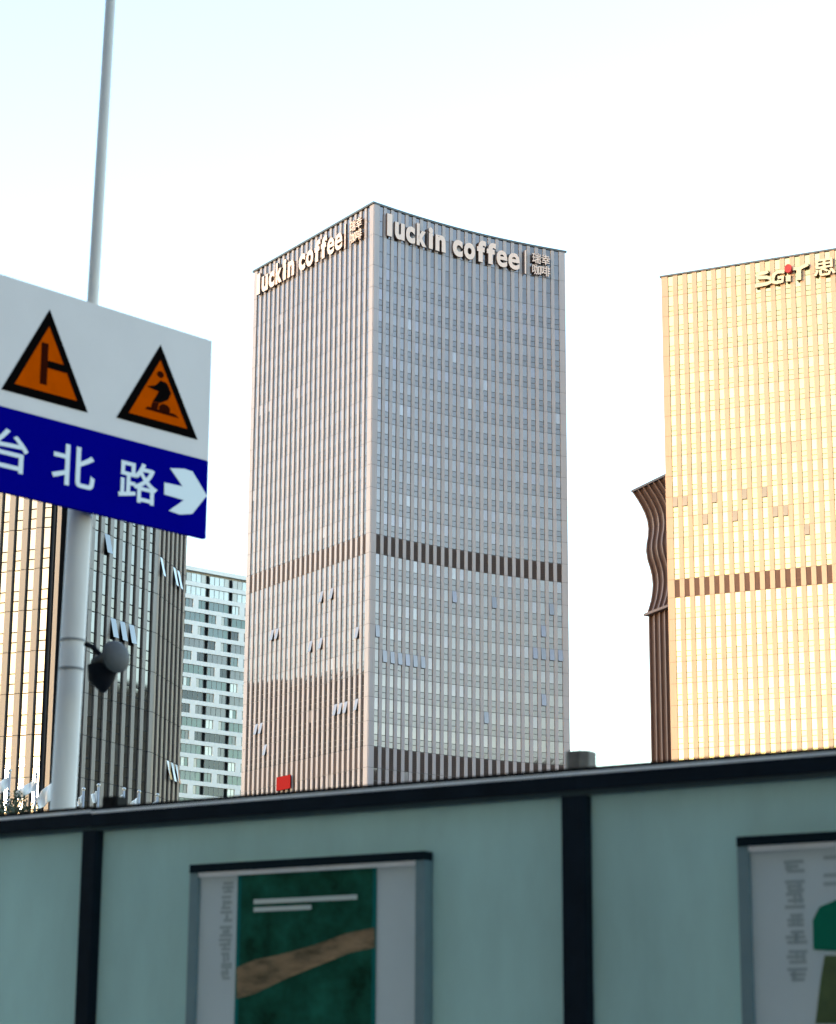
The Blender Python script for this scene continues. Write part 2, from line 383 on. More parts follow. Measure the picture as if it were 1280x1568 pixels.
# character boxes along the right face, as fractions of its width, read once for both faces
RF_O, RF_A = (MLOC.x, MLOC.y), MY
def ru(x, y):
    px, py = 550 + x / 3.879, 290 + y / 3.879; u, z = hit(px, py, RF_O, RF_A)
    for _ in range(4):
        k = bowy(u); u, z = hit(px, py, (RF_O[0] - sin(MY) * k, RF_O[1] + cos(MY) * k), RF_A)
    return u, z
word = [('l', 153, 184), ('u', 200, 258), ('c', 266, 320), ('k', 330, 388), ('i', 401, 427), ('n', 442, 502), ('c', 545, 604), ('o', 612, 678),
        ('f', 690, 742), ('f', 748, 802), ('e', 806, 870), ('e', 876, 944)]
spans = []
for ch, a, c in word:
    yy = 230 + (a - 150) * 0.255; spans.append((ch, ru(a, yy)[0], ru(c, yy)[0]))
bar = (ru(968, 435)[0], ru(984, 435)[0]); cjk = (ru(1016, 450)[0], ru(1070, 455)[0], ru(1126, 470)[0])
zbase = ru(172, 284)[1]; ztall = ru(172, 152)[1]; zx = zbase + (ztall - zbase) * 0.75
def tower_sign(label, TB, off, s):
    root = empty('rooftop_sign', mt.loc, mt.rz, label, 'sign', 'letter signs on the grey tower')
    y = -0.24
    def put(ch, a, c, z0, z1, depth, bold):
        u0, u1 = a * s + off, c * s + off; m_, an = TB((u0 + u1) / 2)
        put_glyph(ch, root, (u0 - u1) / 2, (u1 - u0) / 2, z0, z1, y, an, depth, bold, None, 'letter', m_)
    for ch, a, c in spans:
        z0, z1 = zbase, zx
        if ch in 'lkf': z1 = ztall
        if ch == 'i': z1 = ztall - .1
        put(ch, a, c, z0 - (.06 if ch in 'ucoe' else 0), z1, 0.32, 0.024 if ch == 'e' else 0.045)
    m_, an = TB((bar[0] + bar[1]) / 2 * s + off)
    q = MB(); q.box(-.16, .16, -.45, 0, zbase - .5, ztall - .1, 0); q.m = [0 if f_ == 2 else 1 for f_ in range(6)]
    q.build('divider_bar', [M['letter'], M['letter_side']], root, m_ @ Vector((0, y, 0)), (0, 0, an))
    hz = (ztall - zbase) * 0.53
    for k, ch in enumerate('瑞幸咖啡'):
        a, c = (cjk[0], cjk[1]) if k % 2 == 0 else (cjk[1], cjk[2]); z0 = zbase - .35 + (hz if k < 2 else 0)
        put(ch, a + .05, c - .05, z0 + .1, z0 + hz - .1, 0.4, 0.012)
    for a, c in [(q_[1], q_[2]) for q_ in spans] + [(cjk[0], cjk[2])]:         # short rails carrying each letter
        m_, an = TB((a + c) / 2 * s + off); h_ = (c - a) / 2 * s; q = MB()
        for z in (zbase + .5, zx - .4): q.box(-h_, h_, -.02, .06, z, z + .09)
        q.box(-.05, .05, .061, .14, zbase + .3, zx)
        q.build('letter_rail', M['letter_side'], root, m_ @ Vector((0, y, 0)), (0, 0, an))
    return root
def TB_R(u): t = u / MW; a = atan2(4 * BOW * (1 - 2 * t), MW); return Matrix.Translation((u, bowy(u), 0)) @ Matrix.Rotation(a, 4, 'Z'), a
def TB_L(u): return Matrix.Translation((0, MW - u, 0)) @ Matrix.Rotation(-pi/2, 4, 'Z'), -pi/2
tower_sign('pale letter sign with a shop name on the shaded right face of grey tower', TB_R, 0.0, 1.0)
sL0 = 1.9; sL1 = 38.1; sc_ = (sL1 - sL0) / (cjk[2] - spans[0][1])
tower_sign('cream letter sign with a shop name on the left face of grey tower', TB_L, sL0 - spans[0][1] * sc_, sc_)

# golden tower sign, drawn as bent bands
RO, RA = (RLOC.x, RLOC.y), RY
def gp(x, y): u, z = hit(1140 + x / 9.14, 380 + y / 9.14, RO, RA); return Vector((u, z))
gs = empty('rooftop_sign', RLOC, RY, 'stylised cream letter sign with a red drop on the golden tower', 'sign')
def band(pts, w):
    P = [gp(*p) for p in pts]; L, R_ = [], []
    for i, p in enumerate(P):
        t = (P[min(i+1, len(P)-1)] - P[max(i-1, 0)]).normalized(); n = Vector((-t.y, t.x)) * w / 2
        L.append(p + n); R_.append(p - n)
    q = MB(); q.plate([(p.x, p.y) for p in L + R_[::-1]], -0.5, 0.0, 0, 1)
    q.build('letter', [M['letter_gold'], M['letter_side']], gs, (0, -.2, 0))
band([(345, 340), (300, 362), (225, 372), (190, 405), (205, 432), (330, 425), (392, 445), (380, 490), (330, 515), (165, 548)], .62)
band([(575, 345), (480, 350), (430, 385), (412, 440), (418, 492), (470, 498), (545, 480), (552, 420), (480, 432)], .62)
band([(628, 395), (628, 483)], .85)
band([(690, 308), (800, 292), (850, 268), (905, 240)], .6)
band([(775, 318), (775, 462)], .85)
q = MB(); cc = gp(637, 312); q.plate([(cc.x + .62 * cos(t) , cc.y + .8 * sin(t)) for t in [k * pi / 9 for k in range(18)]], -1.0, 0, 0, 0)
q.build('red_drop', M['drop'], gs, (0, -.2, 0))
u0, z0 = gp(985, 430); u1, _z = gp(1290, 380); _u, z1 = gp(1130, 165)
put_glyph('思', gs, u0, u1, z0 + .1, z1, -.2, 0, 0.5, 0.02, [M['letter_gold'], M['letter_side']])

# small red sign low on the grey tower's left face
u, z = hit(438, 1199, (MLOC.x, MLOC.y), MY + pi/2)
q = MB(); q.chamfer_box(-2.3, 2.3, -.18, .05, -1.15, 1.15, .06)
o = q.build('red_sign', M['red'], None, mt.world((-.42, u, z)), (0, 0, MY - pi/2))
tag(o, 'small red sign low on the grey tower, just above the fence', 'sign')

# ---------------------------------------------------------------- wavy tower behind the golden one
M['fin'] = mat('bronze_fin', (0.13, 0.08, 0.07), 0.5, noise=0.1, scale=0.3)
M['fin_wall'] = mat('dark_bronze_wall', (0.055, 0.032, 0.03), 0.5)
WA = radians(-67); WO = at(1003, 900, 480); WO.z = 0
wt = empty('wavy_tower', WO, WA, 'dark bronze tower with rippling fins half hidden behind the golden tower', 'office tower')
prof_px = [(972, 757), (979, 766), (986, 776), (992, 787), (996, 798), (997.5, 810), (996.5, 822), (994, 834), (993, 845), (995, 858), (999, 870), (1002, 882), (1003, 895), (1002, 907), (999.5, 920), (996, 931), (993.5, 938)]
nrm = Vector((sin(WA), -cos(WA)))                             # outward, world
prof = []
for px, py in prof_px:
    P = at(px, py, 480); prof.append((max(-2.5, (1003 - px) * 480 / F_PX / abs(nrm.x) * .97), P.z))
prof += [(prof[-1][0] * .8, prof[-1][1] - 1.0), (1.15, prof[-1][1] - 1.8), (1.15, 0.0)]
zledge = prof[len(prof_px) - 1][1]; ztop = prof[0][1]
NF = 15; SP = 2.3
fm = MB(); n = len(prof)
for half in (0,):
    vs = []
    for off, z in prof: vs += [(-.22, -off - .55, z), (.22, -off - .55, z), (.22, -off + .4, z), (-.22, -off + .4, z)]
    fs = []
    for i in range(n - 1):
        for k in range(4): fs.append((4*i+k, 4*i+(k+1) % 4, 4*(i+1)+(k+1) % 4, 4*(i+1)+k))
    fs += [(0, 1, 2, 3), (4*n-4, 4*n-3, 4*n-2, 4*n-1)]; fm.add(vs, fs)
fin_me = fm.mesh('fin', M['fin'])
for k in range(NF): link('fin', fin_me, wt, (k * SP, 0, 0))
wb = MB(); L = NF * SP - SP * .6
vs = []
for off, z in prof: vs += [(.1, -off, z), (L, -off, z)]
wb.add(vs, [(2*i, 2*i+1, 2*i+3, 2*i+2) for i in range(n - 1)])
vs = [(.1, -o_, z_) for o_, z_ in prof] + [(.1, 6, 0), (.1, 6, ztop)]; wb.add(vs, [tuple(range(len(vs)))])
vs = [(L, -o_, z_) for o_, z_ in prof] + [(L, 6, 0), (L, 6, ztop)]; wb.add(vs, [tuple(range(len(vs)))])
wb.add([(.1, 6, 0), (L, 6, 0), (L, 6, ztop), (.1, 6, ztop)], [(0, 1, 2, 3)])
wb.build('wall', M['fin_wall'], wt)
q = MB(); q.box(-.5, L, -prof[0][0] - .7, 6, ztop, ztop + .5); q.build('cornice', M['fin_wall'], wt)
q = MB(); q.box(-.6, L, -prof[len(prof_px)-1][0] - 1.3, .0, zledge - .9, zledge - .35); q.build('ledge', M['fin'], wt)

# ---------------------------------------------------------------- white apartment block
M['white_wall'] = mat('white_render', (0.84, 0.83, 0.80), 0.8, noise=0.06, scale=0.3)
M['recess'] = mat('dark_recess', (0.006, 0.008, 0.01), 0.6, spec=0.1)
M['apt_frame'] = mat('window_frame', (0.26, 0.28, 0.28), 0.5)
APT_G = [glass('teal_curtain_glass', (0.115, 0.14, 0.14), 0.4, 0.12), glass('grey_curtain_glass', (0.155, 0.152, 0.155), 0.3, 0.15), glass('pale_curtain_glass', (0.50, 0.51, 0.49), 0.3, 0.15),
         glass('green_glass', (0.10, 0.132, 0.122), 0.4, 0.1), glass('beige_curtain_glass', (0.38, 0.36, 0.33), 0.25, 0.2), glass('open_dark_glass', (0.02, 0.025, 0.03), 0.2, 0.1)]
AA = radians(41.25); AP = at(279.5, 900, 512.0); AO = (AP.x, AP.y)
apt = empty('apartment_block', (AP.x, AP.y, 0), AA, 'white apartment block between the bronze tower and the grey tower', 'apartment block')
def au(x, y): return hit(260 + x / 7.838, 850 + y / 7.838, AO, AA)
zroof = au(170, 118)[1]
uk = [au(x, 480)[0] for x in (160, 208, 436, 490, 712, 765, 990)]
z_a = au(180, 320)[1]; z_b = au(180, 1290)[1]            # slabs six and a bit storeys apart
AF = (au(180, 482)[1] - au(135, 1425)[1]) / 6.0
zs0 = au(180, 482)[1]                                          # underside slab line of storey 2
storey = []
z = zs0 + 2 * AF
while z > 1: storey.append((z - AF, z)); z -= AF
bay = uk[3] - uk[1]; rec = uk[1] - uk[0]; NB = 5; AL = NB * bay + rec; U0 = -bay * 1
ATOP = zroof
wall = MB(); wall.box(U0, U0 + AL, .9, 16, 0, ATOP - .6)
wall.build('wall', M['white_wall'], apt)
q = MB(); q.box(U0 - .2, U0 + AL + .2, -.25, 16.2, storey[0][1] + .003, ATOP); q.build('parapet', M['white_wall'], apt)
slab_me = MB().box(U0, U0 + AL, -.12, .9, -.5, .5).mesh('floor_slab', M['white_wall'])
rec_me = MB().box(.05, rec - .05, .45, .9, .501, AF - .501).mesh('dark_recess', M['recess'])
apt_cache = {}; rnd = random.Random(11)
def apt_window(u0, u1, z0, z1, pale):
    w = round(u1 - u0, 1); key = (w, pale, rnd.randrange(5))
    if key not in apt_cache:
        f_ = MB(); g_ = MB(); npn = max(2, int(w / 1.15)); h = AF - 1.004; pw = w / npn
        for k in range(npn + 1): f_.box(k * pw - .04, k * pw + .04, -.03, .12, 0, h)
        f_.box(0.04, w - .04, -.025, .11, 0, .07); f_.box(0.04, w - .04, -.025, .11, h - .07, h)
        for k in range(npn):
            if not pale and k and rnd.random() < .72: pass
            elif pale: gi = rnd.choice([2, 2, 2, 4])
            else: gi = rnd.choice([0, 0, 0, 3, 1, 1, 2, 4, 0, 5] if rnd.random() < .6 else [0, 3, 1])
            g_.add([(k*pw + .04, .05, .07), ((k+1)*pw - .04, .05, .07), ((k+1)*pw - .04, .05, h - .07), (k*pw + .04, .05, h - .07)], [(0, 1, 2, 3)], gi)
        apt_cache[key] = (f_.mesh('frame', M['apt_frame']), g_.mesh('window', APT_G))
    fm_, gm_ = apt_cache[key]
    o = link('window', gm_, apt, (u0, .12, z0)); link('frame', fm_, o)
pier_me = {}
for k, (z0, z1) in enumerate(storey):
    if z0 < 35: break
    link('floor_slab', slab_me, apt, (0, 0, z0))
    for j in range(NB):
        ub = U0 + j * bay
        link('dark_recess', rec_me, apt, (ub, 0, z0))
        pale = k < 2  # top storeys paler: curtains, plus sky reflection put into the glass colour
        a, c = ub + rec, ub + bay
        jj = j - 1
        if k >= 2 and (k + jj) % 2 == 0:
            m0 = a + (c - a) * .36; m1 = a + (c - a) * .62
            apt_window(a, m0, z0 + .502, z1 - .502, pale); apt_window(m1, c, z0 + .502, z1 - .502, pale)
            pk = round(m1 - m0, 2)
            if pk not in pier_me: pier_me[pk] = MB().box(0, m1 - m0, -.11, .9, .501, AF - .501).mesh('wall_pier', M['white_wall'])
            link('wall_pier', pier_me[pk], apt, (m0, 0, z0))
        else: apt_window(a, c, z0 + .502, z1 - .502, pale)
MB().box(U0, U0 + AL, .1, .9, 0, 34).build('lower_wall', M['white_wall'], apt)

# ---------------------------------------------------------------- buildings out of view: two mirrored in the glass, others added to shade the street
def plain_block(name, loc, rz, w, dpt, h, label, wallm, floors_h=4.0):
    root = empty(name, loc, rz, label, 'building')
    MB().box(-w/2, w/2, -dpt/2, dpt/2, 0, h).build('wall', wallm, root)
    g = MB()
    for side in range(4):
        Lw = w if side % 2 == 0 else dpt; off = (dpt if side % 2 == 0 else w) / 2
        Tm = Matrix.Rotation(side * pi / 2, 4, 'Z')
        nb = int(Lw / 3.2); bw = Lw / nb
        z = 4.0
        while z < h - 4:
            for k in range(nb): g.box(-Lw/2 + k*bw + .5, -Lw/2 + (k+1)*bw - .5, -off - .05, -off + .03, z, z + 2.2, 0, Tm)
            z += floors_h
    g.build('glazing', M['dark_glass'], root, kind='stuff')
    MB().box(-w/2 - .3, w/2 + .3, -dpt/2 - .3, dpt/2 + .3, h + .003, h + .9).build('parapet', M['cap'], root)
    return root
M['dark_block'] = mat('dark_granite', (0.035, 0.03, 0.03), 0.6, noise=0.15, scale=0.2)
M['dark_glass'] = mat('dark_window_glass', (0.02, 0.022, 0.026), 0.15, 0.0, 0.5)
M['mid_block'] = mat('brown_granite', (0.2, 0.17, 0.15), 0.7, noise=0.15, scale=0.2)
plain_block('office_block', (-168, 441, 0), radians(8), 30, 46, 93, 'dark office block left of the picture, mirrored in the grey tower', M['dark_block'])
plain_block('office_block', (165, 322, 0), radians(-20), 40, 70, 72, 'dark office block right of the picture, mirrored in the bronze tower', M['dark_block'])
for (u_, w_, h_, lb) in ((-92, 52, 66, 'leftmost'), (-34, 56, 58, 'second'), (26, 54, 74, 'third'), (84, 52, 60, 'rightmost')):
    c_ = FO + fd * u_ + fn * 46  # unseen blocks, added to keep sun and sky light off the street
    plain_block('shade_block', (c_.x, c_.y, 0), FA, w_, 28, h_, lb + ' of the unseen brown blocks added behind the photographer to shade the street', M['mid_block'])

# ---------------------------------------------------------------- hoarding fence
M['panel'] = mat('teal_sheet', (0.46, 0.69, 0.645), 0.35, noise=0.18, scale=1.1, stretch=(1, 1, .35), rnoise=0.08)
M['navy'] = mat('navy_steel', (0.006, 0.012, 0.02), 0.55, spec=0.08, noise=0.3, scale=5)
M['navy_lip'] = mat('blue_green_steel', (0.01, 0.045, 0.06), 0.45)
M['trim'] = mat('white_strip_paint', (0.9, 0.89, 0.9), 0.4, noise=0.1, scale=6)
M['black'] = mat('black_rubber', (0.008, 0.008, 0.009), 0.6, spec=0.08)
M['stub'] = mat('grey_cap', (0.17, 0.15, 0.135), 0.8, noise=0.25, scale=14)  # grey, mottled at random
fence = empty('hoarding_fence', FO, FA, 'teal sheet hoarding fence with dark steel posts across the foreground', 'fence')
def fu(px, py): return hit(px, py, (FO.x, FO.y), FA)
pu1, pu2 = fu(148, 1262)[0], fu(886, 1200)[0]; PS = pu2 - pu1
posts = [pu1 + PS * k for k in range(-3, 5)]
zt = fu(640, 1205)[1]                                          # height of the thin white line
jit = {0: 0.0}
panel_cache = None
for k in range(-3, 4):
    a, c = pu1 + PS * k, pu1 + PS * (k + 1)
    lv = {-1: (-.012, .004), 0: (-.002, .003), 1: (.003, .006)}.get(k, (0, 0))
    q = MB(); x0, x1 = a + .04, c - .04
    nrib = 1                                                   # flat pressed sheet with faint folds
    w = (x1 - x0) / nrib
    for i in range(nrib):
        q.box(x0 + i*w + .0015, x0 + (i+1)*w - .0015, 0, .02, .25, zt - .083)
    q.build('panel', M['panel'], fence)
    def bar(z0, z1, y0, y1):
        r_ = MB(); xa, xb = a - .001 + .002, c - .001
        r_.add([(xa, y0, z0 + lv[0]), (xb, y0, z0 + lv[1]), (xb, y1, z0 + lv[1]), (xa, y1, z0 + lv[0]), (xa, y0, z1 + lv[0]), (xb, y0, z1 + lv[1]), (xb, y1, z1 + lv[1]), (xa, y1, z1 + lv[0])],
               [(0, 3, 2, 1), (4, 5, 6, 7), (0, 1, 5, 4), (1, 2, 6, 5), (2, 3, 7, 6), (3, 0, 4, 7)]); return r_
    bar(zt - .078, zt - .0125, -.045, .05).build('top_rail', M['navy'], fence)
    bar(zt - .100, zt - .0785, -.03, -.001).build('rail_lip', M['navy_lip'], fence)
    bar(zt - .012, zt + .003, -.047, .045).build('white_strip', M['trim'], fence)  # thin white strip along the top of the rail
    bar(zt + .0035, zt + .021, -.046, .05).build('seal_strip', M['black'], fence)
    bar(.12, .25, -.04, .05).build('bottom_rail', M['navy'], fence)
for k, u in enumerate(posts):
    q = MB(); hw = .05 if k - 3 != 1 else .062
    q.chamfer_box(u - hw, u + hw, -.045 - .012, .05, .0, zt - .101, .008)
    q.build('post', M['navy'], fence)
    if k - 3 == 1:
        r_ = MB(); r_.chamfer_box(u - .078, u + .042, -.01, .12, zt + .024, zt + .108, .03); s = r_.build('post_stub', M['stub'], fence); s['label'] = 'grey post stub above the rail'
    else:
        r_ = MB(); r_.chamfer_box(u - .03, u + .075, .06, .15, zt - .1, zt + .085, .01); r_.build('post_stub', M['black'], fence)

# notice boards on the hoarding
M['sheet'] = mat('poster_paper', (0.60, 0.66, 0.67), 0.35, noise=0.05, scale=2)
M['frame'] = mat('board_frame', (0.16, 0.24, 0.26), 0.4, noise=0.1, scale=4)
M['frame_dark'] = mat('dark_top_bar', (0.004, 0.012, 0.018), 0.6, spec=0.08)
M['print_green'] = mat('printed_green', (0.006, 0.05, 0.018), 0.3, spec=0.08, noise=0.6, scale=5, col2=(0.018, 0.15, 0.10))
M['print_edge'] = mat('printed_teal', (0.008, 0.15, 0.14), 0.3, spec=0.08)
M['print_path'] = mat('printed_brown', (0.30, 0.22, 0.09), 0.4, noise=0.75, scale=13, stretch=(.5, 1, 1.6), col2=(0.42, 0.26, 0.14))
M['print_white'] = mat('printed_white', (0.62, 0.66, 0.62), 0.4)
M['print_grey'] = mat('printed_grey', (0.36, 0.42, 0.43), 0.4)
M['print_bright'] = mat('printed_emerald', (0.004, 0.17, 0.10), 0.3, spec=0.08)
M['print_moss'] = mat('printed_moss', (0.06, 0.10, 0.03), 0.4, noise=0.4, scale=6)
def board(u0, u1, ztop, label):
    root = empty('notice_board', FO + fd * ((u0 + u1) / 2), FA, label, 'notice board', 'framed boards on the hoarding')
    h = (u1 - u0) / 2; zb = ztop - 1.5
    q = MB(); q.box(-h, h, -.05, -.002, zb, ztop); 
    MB().box(-h + .05, h - .05, -.046, -.003, zb + .05, ztop - .062).build('sheet', M['sheet'], root)
    MB().box(-h, h, -.075, -.003, ztop - .04, ztop).build('top_bar', M['frame_dark'], root)  # dark bar along the top edge of the board
    MB().box(-h + .03, h - .03, -.066, -.003, ztop - .062, ztop - .0405).build('white_strip', M['trim'], root)
    for s in (-1, 1):
        MB().box(min(s*h, s*(h-.05)), max(s*h, s*(h-.05)), -.07, -.003, zb, ztop - .0405).build('side_frame', M['frame'], root)
    MB().box(-h + .05, h - .05, -.07, -.003, zb, zb + .05).build('bottom_frame', M['frame'], root)
    return root, h
ub0, zb0 = fu(305, 1326); ub1, _ = fu(663, 1302)
bd, h = board(ub0, ub1, zb0, 'framed notice board with a dark green picture on the teal fence')
def bu(px, py):
    u, z = fu(px, py); return u - (ub0 + ub1) / 2, z
g0 = bu(372, 1450)[0]; g1 = bu(584, 1450)[0]; gz = bu(480, 1327)[1] - .006
pic = MB().box(g0, g1, -.0485, -.0465, zb0 - 1.35, gz).build('picture', M['print_green'], bd)
for x in (g0 - .004, g1 - .018): MB().box(x, x + .022, -.0496, -.0487, zb0 - 1.35, gz).build('picture_edge', M['print_edge'], pic)
for (pa, pb_, hh) in (((398, 1382), (556, 1377), .022), ((398, 1394), (486, 1392), .021)):
    a, za = bu(*pa); c, zc = bu(*pb_)
    MB().plate([(a, za - hh/2), (c, za - hh/2), (c, za + hh/2), (a, za + hh/2)], -.05, -.049).build('caption_line', M['print_white'], pic)
pp = [bu(*p_) for p_ in [(372, 1482), (400, 1470), (440, 1462), (490, 1448), (540, 1430), (583, 1421), (583, 1452), (545, 1460), (500, 1478), (450, 1498), (400, 1522), (372, 1530)]]
MB().plate(pp[::-1], -.05, -.049).build('printed_path', M['print_path'], pic)
def glyph_column(root, us, zs, w, y, rnd):
    for zc in zs:
        q = MB(); n = rnd.choice([2, 3, 3]); hh = rnd.uniform(.035, .055)
        for i in range(n):
            z = zc - hh/2 + hh * i / max(1, n - 1); ww = w * rnd.uniform(.6, 1.0); xo = rnd.uniform(-.1, .1) * w
            q.box(us + xo - ww/2, us + xo + ww/2, y - .001, y, z - .007, z + .007)
        for k in range(rnd.choice([1, 2])):
            xo = rnd.uniform(-.35, .35) * w; q.box(us + xo - .008, us + xo + .008, y - .0022, y - .0011, zc - hh * rnd.uniform(.2, .5), zc + hh * rnd.uniform(.2, .5))
        q.build('printed_mark', M['print_grey'], root)
rnd = random.Random(5)
gc = bu(356, 1420)[0]
zz = [bu(356, y)[1] for y in (1360, 1383, 1404, 1427, 1447, 1469, 1490)]
glyph_column(bd, gc, zz, .075, -.047, rnd)
uc0, zc0 = fu(1139, 1284); uc1 = uc0 + (ub1 - ub0) + .02
bd2, h2 = board(uc0, uc1, zc0, 'framed notice board at the right edge with printed marks and a green plant picture')
def bu2(px, py):
    u, z = fu(px, py); return u - (uc0 + uc1) / 2, z
glyph_column(bd2, bu2(1225, 1400)[0], [bu2(1225, y)[1] for y in (1328, 1358, 1380, 1410, 1436, 1466, 1493)], .09, -.047, rnd)
a, c = bu2(1255, 1430)[0], bu2(1330, 1430)[0]
pts = [bu2(*p_) for p_ in [(1253, 1455), (1252, 1410), (1262, 1390), (1290, 1378), (1340, 1378), (1345, 1460)]]
MB().plate(pts, -.05, -.047).build('printed_plant', M['print_bright'], bd2)
pts = [bu2(*p_) for p_ in [(1256, 1568), (1264, 1500), (1270, 1464), (1340, 1464), (1350, 1568)]]
MB().plate(pts, -.05, -.047).build('printed_plant', M['print_moss'], bd2)
for y in (1315, 1342, 1355):
    a, za = bu2(1268, y); MB().box(a, a + .16, -.048, -.047, za - .008, za + .008).build('printed_line', M['print_grey'], bd2)

# ---------------------------------------------------------------- street name sign
M['sign_white'] = mat('white_reflective_sheet', (0.67, 0.60, 0.60), 0.45, spec=0.08, noise=0.03, scale=2)
M['sign_blue'] = mat('blue_reflective_sheet', (0.0008, 0.001, 0.21), 0.6, spec=0.0, noise=0.05, scale=3)
M['sign_glyph'] = mat('white_sign_print', (0.64, 0.67, 0.72), 0.45)
M['sign_orange'] = mat('orange_sheet', (0.50, 0.066, 0.0), 0.6, spec=0.0, noise=0.12, scale=6)
M['sign_black'] = mat('black_sign_print', (0.004, 0.003, 0.003), 0.7, spec=0.0)
M['sign_brown'] = mat('dark_symbol_print', (0.035, 0.005, 0.002), 0.7, spec=0.0)
M['pole'] = mat('galvanised_pole', (0.72, 0.63, 0.55), 0.5, noise=0.12, scale=3, stretch=(1, 1, .2), rnoise=0.1)
M['strap'] = mat('strap_steel', (0.2, 0.18, 0.16), 0.5)
SA = radians(46.75); SP0 = at(146, 640, 14.5); SOX = (SP0.x, SP0.y)
st = empty('street_sign', (SP0.x, SP0.y, 0), SA, 'white and blue street name sign with two orange warning triangles on a pole', 'street sign')
def su(px, py): return hit(px, py, SOX, SA)
u_r = su(321, 640)[0]; u_l = su(-75, 640)[0]
z_t = su(160, 470)[1]; z_m = su(160, 664)[1]; z_b = su(160, 789)[1]
TH = .035; Y0 = 0.0
q = MB(); q.box(u_l, u_r, Y0, Y0 + TH, z_m + .002, z_t); panel = q.build('panel', M['sign_white'], st)
q = MB(); q.box(u_l, u_r, Y0, Y0 + TH, z_b, z_m); nb_ = q.build('name_band', M['sign_blue'], st)
q = MB()
for z in (z_b + .15, z_m + .1, z_t - .2): q.box(u_l + .1, u_r - .1, Y0 + TH + .001, Y0 + TH + .04, z - .03, z + .03)
q.build('back_rail', M['strap'], st)
def S2(px, py): u, z = su(px, py); return (u, z)
def tri(apex, left, right, symbol):
    A, L_, R_ = [Vector(S2(*p_)) for p_ in (apex, left, right)]
    zb_ = (L_.y + R_.y) / 2; L_.y = R_.y = zb_; A.x = (L_.x + R_.x) / 2
    C_ = (A + L_ + R_) / 3
    def sc(P, s): v = C_ + (P - C_) * s; return (v.x, v.y)
    o = MB().plate([sc(L_, 1), sc(R_, 1), sc(A, 1)], Y0 - .004, Y0 - .001).build('warning_triangle', M['sign_black'], st)
    MB().plate([sc(L_, .72), sc(R_, .72), sc(A, .72)], Y0 - .007, Y0 - .0045).build('orange_field', M['sign_orange'], o)
    w = R_.x - L_.x; hh = A.y - L_.y
    for pts, mt_ in symbol:
        MB().plate([(L_.x + x * w, L_.y + y * hh) for x, y in pts], Y0 - .0095, Y0 - .0075).build('symbol', mt_, o)
tri((75, 474), (2, 594), (134, 634), [([(.42, .17), (.50, .17), (.50, .62), (.42, .62)], M['sign_brown']), ([(.502, .36), (.72, .36), (.72, .44), (.502, .44)], M['sign_black'])])
disc = lambda cx, cy, r, ry: [(cx + r * cos(k * pi / 6), cy + ry * sin(k * pi / 6)) for k in range(12)]
tri((248, 529), (178, 640), (302, 673), [(disc(.505, .645, .042, .04), M['sign_brown']),
    ([(.34, .46), (.45, .50), (.51, .575), (.59, .56), (.645, .46), (.61, .37), (.52, .31), (.42, .30), (.47, .39), (.49, .44), (.43, .445)], M['sign_black']),
    ([(.40, .22), (.48, .22), (.50, .305), (.42, .295)], M['sign_brown']), (disc(.57, .25, .07, .06), M['sign_brown']),
    ([(.33, .19), (.75, .19), (.70, .225), (.36, .225)], M['sign_brown'])])
def sign_glyph(ch, px0, px1, pyt, pyb):
    u0, u1 = su(px0, (pyt+pyb)/2)[0], su(px1, (pyt+pyb)/2)[0]; z1, z0 = su((px0+px1)/2, pyt)[1], su((px0+px1)/2, pyb)[1]
    put_glyph(ch, nb_, u0, u1, z0, z1, Y0 - .0005, 0, .004, .011, [M['sign_glyph']], 'glyph')
zg1, zg0 = su(112, 678)[1], su(112, 750)[1]
for ch, a, c in (('台', -16, 42), ('北', 79, 145), ('路', 182, 242)):
    u0, u1 = su(a, 715)[0], su(c, 715)[0]
    put_glyph(ch, nb_, u0, u1, zg0 + .02, zg1 - .02, Y0 - .0005, 0, .004, .011, [M['sign_glyph']], 'glyph')
ar = [(251, 739), (279, 745), (260, 717), (281, 718), (294, 722), (316, 759), (294, 787), (275, 788), (258, 782), (281, 766), (251, 757)]
MB().plate([S2(*p_) for p_ in ar][::-1], Y0 - .0045, Y0 - .0005).build('arrow', M['sign_glyph'], nb_)
# pole with a slight lean, thin mast above
Tp = 0.018
zp = z_b + .45
lean = lambda z: Tp * (z - 4.2)
ca, sa = cos(-SA), sin(-SA)
def pp_(z, dy=.17): x = lean(z) + .025; return (x, dy, z)
q = MB(); q.tube([pp_(0), pp_(zp)], .083, 24); q.build('pole', M['pole'], st)
q = MB(); q.tube([pp_(zp + .001), pp_(zp + .05), pp_(9.0)], [.06, .042, .037], 16); q.build('mast', M['pole'], st)
for py in (975.5, 1020):
    z = at(125, py, 14.5).z; q = MB(); q.tube([pp_(z - .008), pp_(z + .008)], .0855, 24); q.build('strap', M['strap'], st)

# horn-shaped fitting clamped to the pole
M['horn'] = mat('grey_horn', (0.085, 0.08, 0.085), 0.6, spec=0.2, noise=0.1, scale=8)
M['horn_dark'] = mat('dark_horn_body', (0.006, 0.006, 0.01), 0.6, spec=0.06)
HB = at(141, 990, 14.42); HC = at(162, 1012, 14.35)
horn = empty('horn_fitting', HC, 0, 'dark grey horn-shaped fitting clamped to the sign pole', 'loudspeaker')
v_b = HB - HC
MB().tube([v_b + Vector((-.05, .08, .03)), v_b, v_b * .35], .018, 10).build('bracket', M['horn_dark'], horn)
ax = Vector((.62, -.62, .12)).normalized()
P = lambda t: ax * t
q = MB(); q.tube([P(-.11), P(-.10), P(-.02), P(.02), P(.07), P(.10)], [.03, .05, .06, .06, .085, .108], 24, 0); q.build('bell', M['horn_dark'], horn)
q = MB(); q.tube([P(.1005), P(.118), P(.14), P(.155), P(.16)], [.106, .104, .085, .05, .01], 24); q.build('grille', M['horn'], horn)
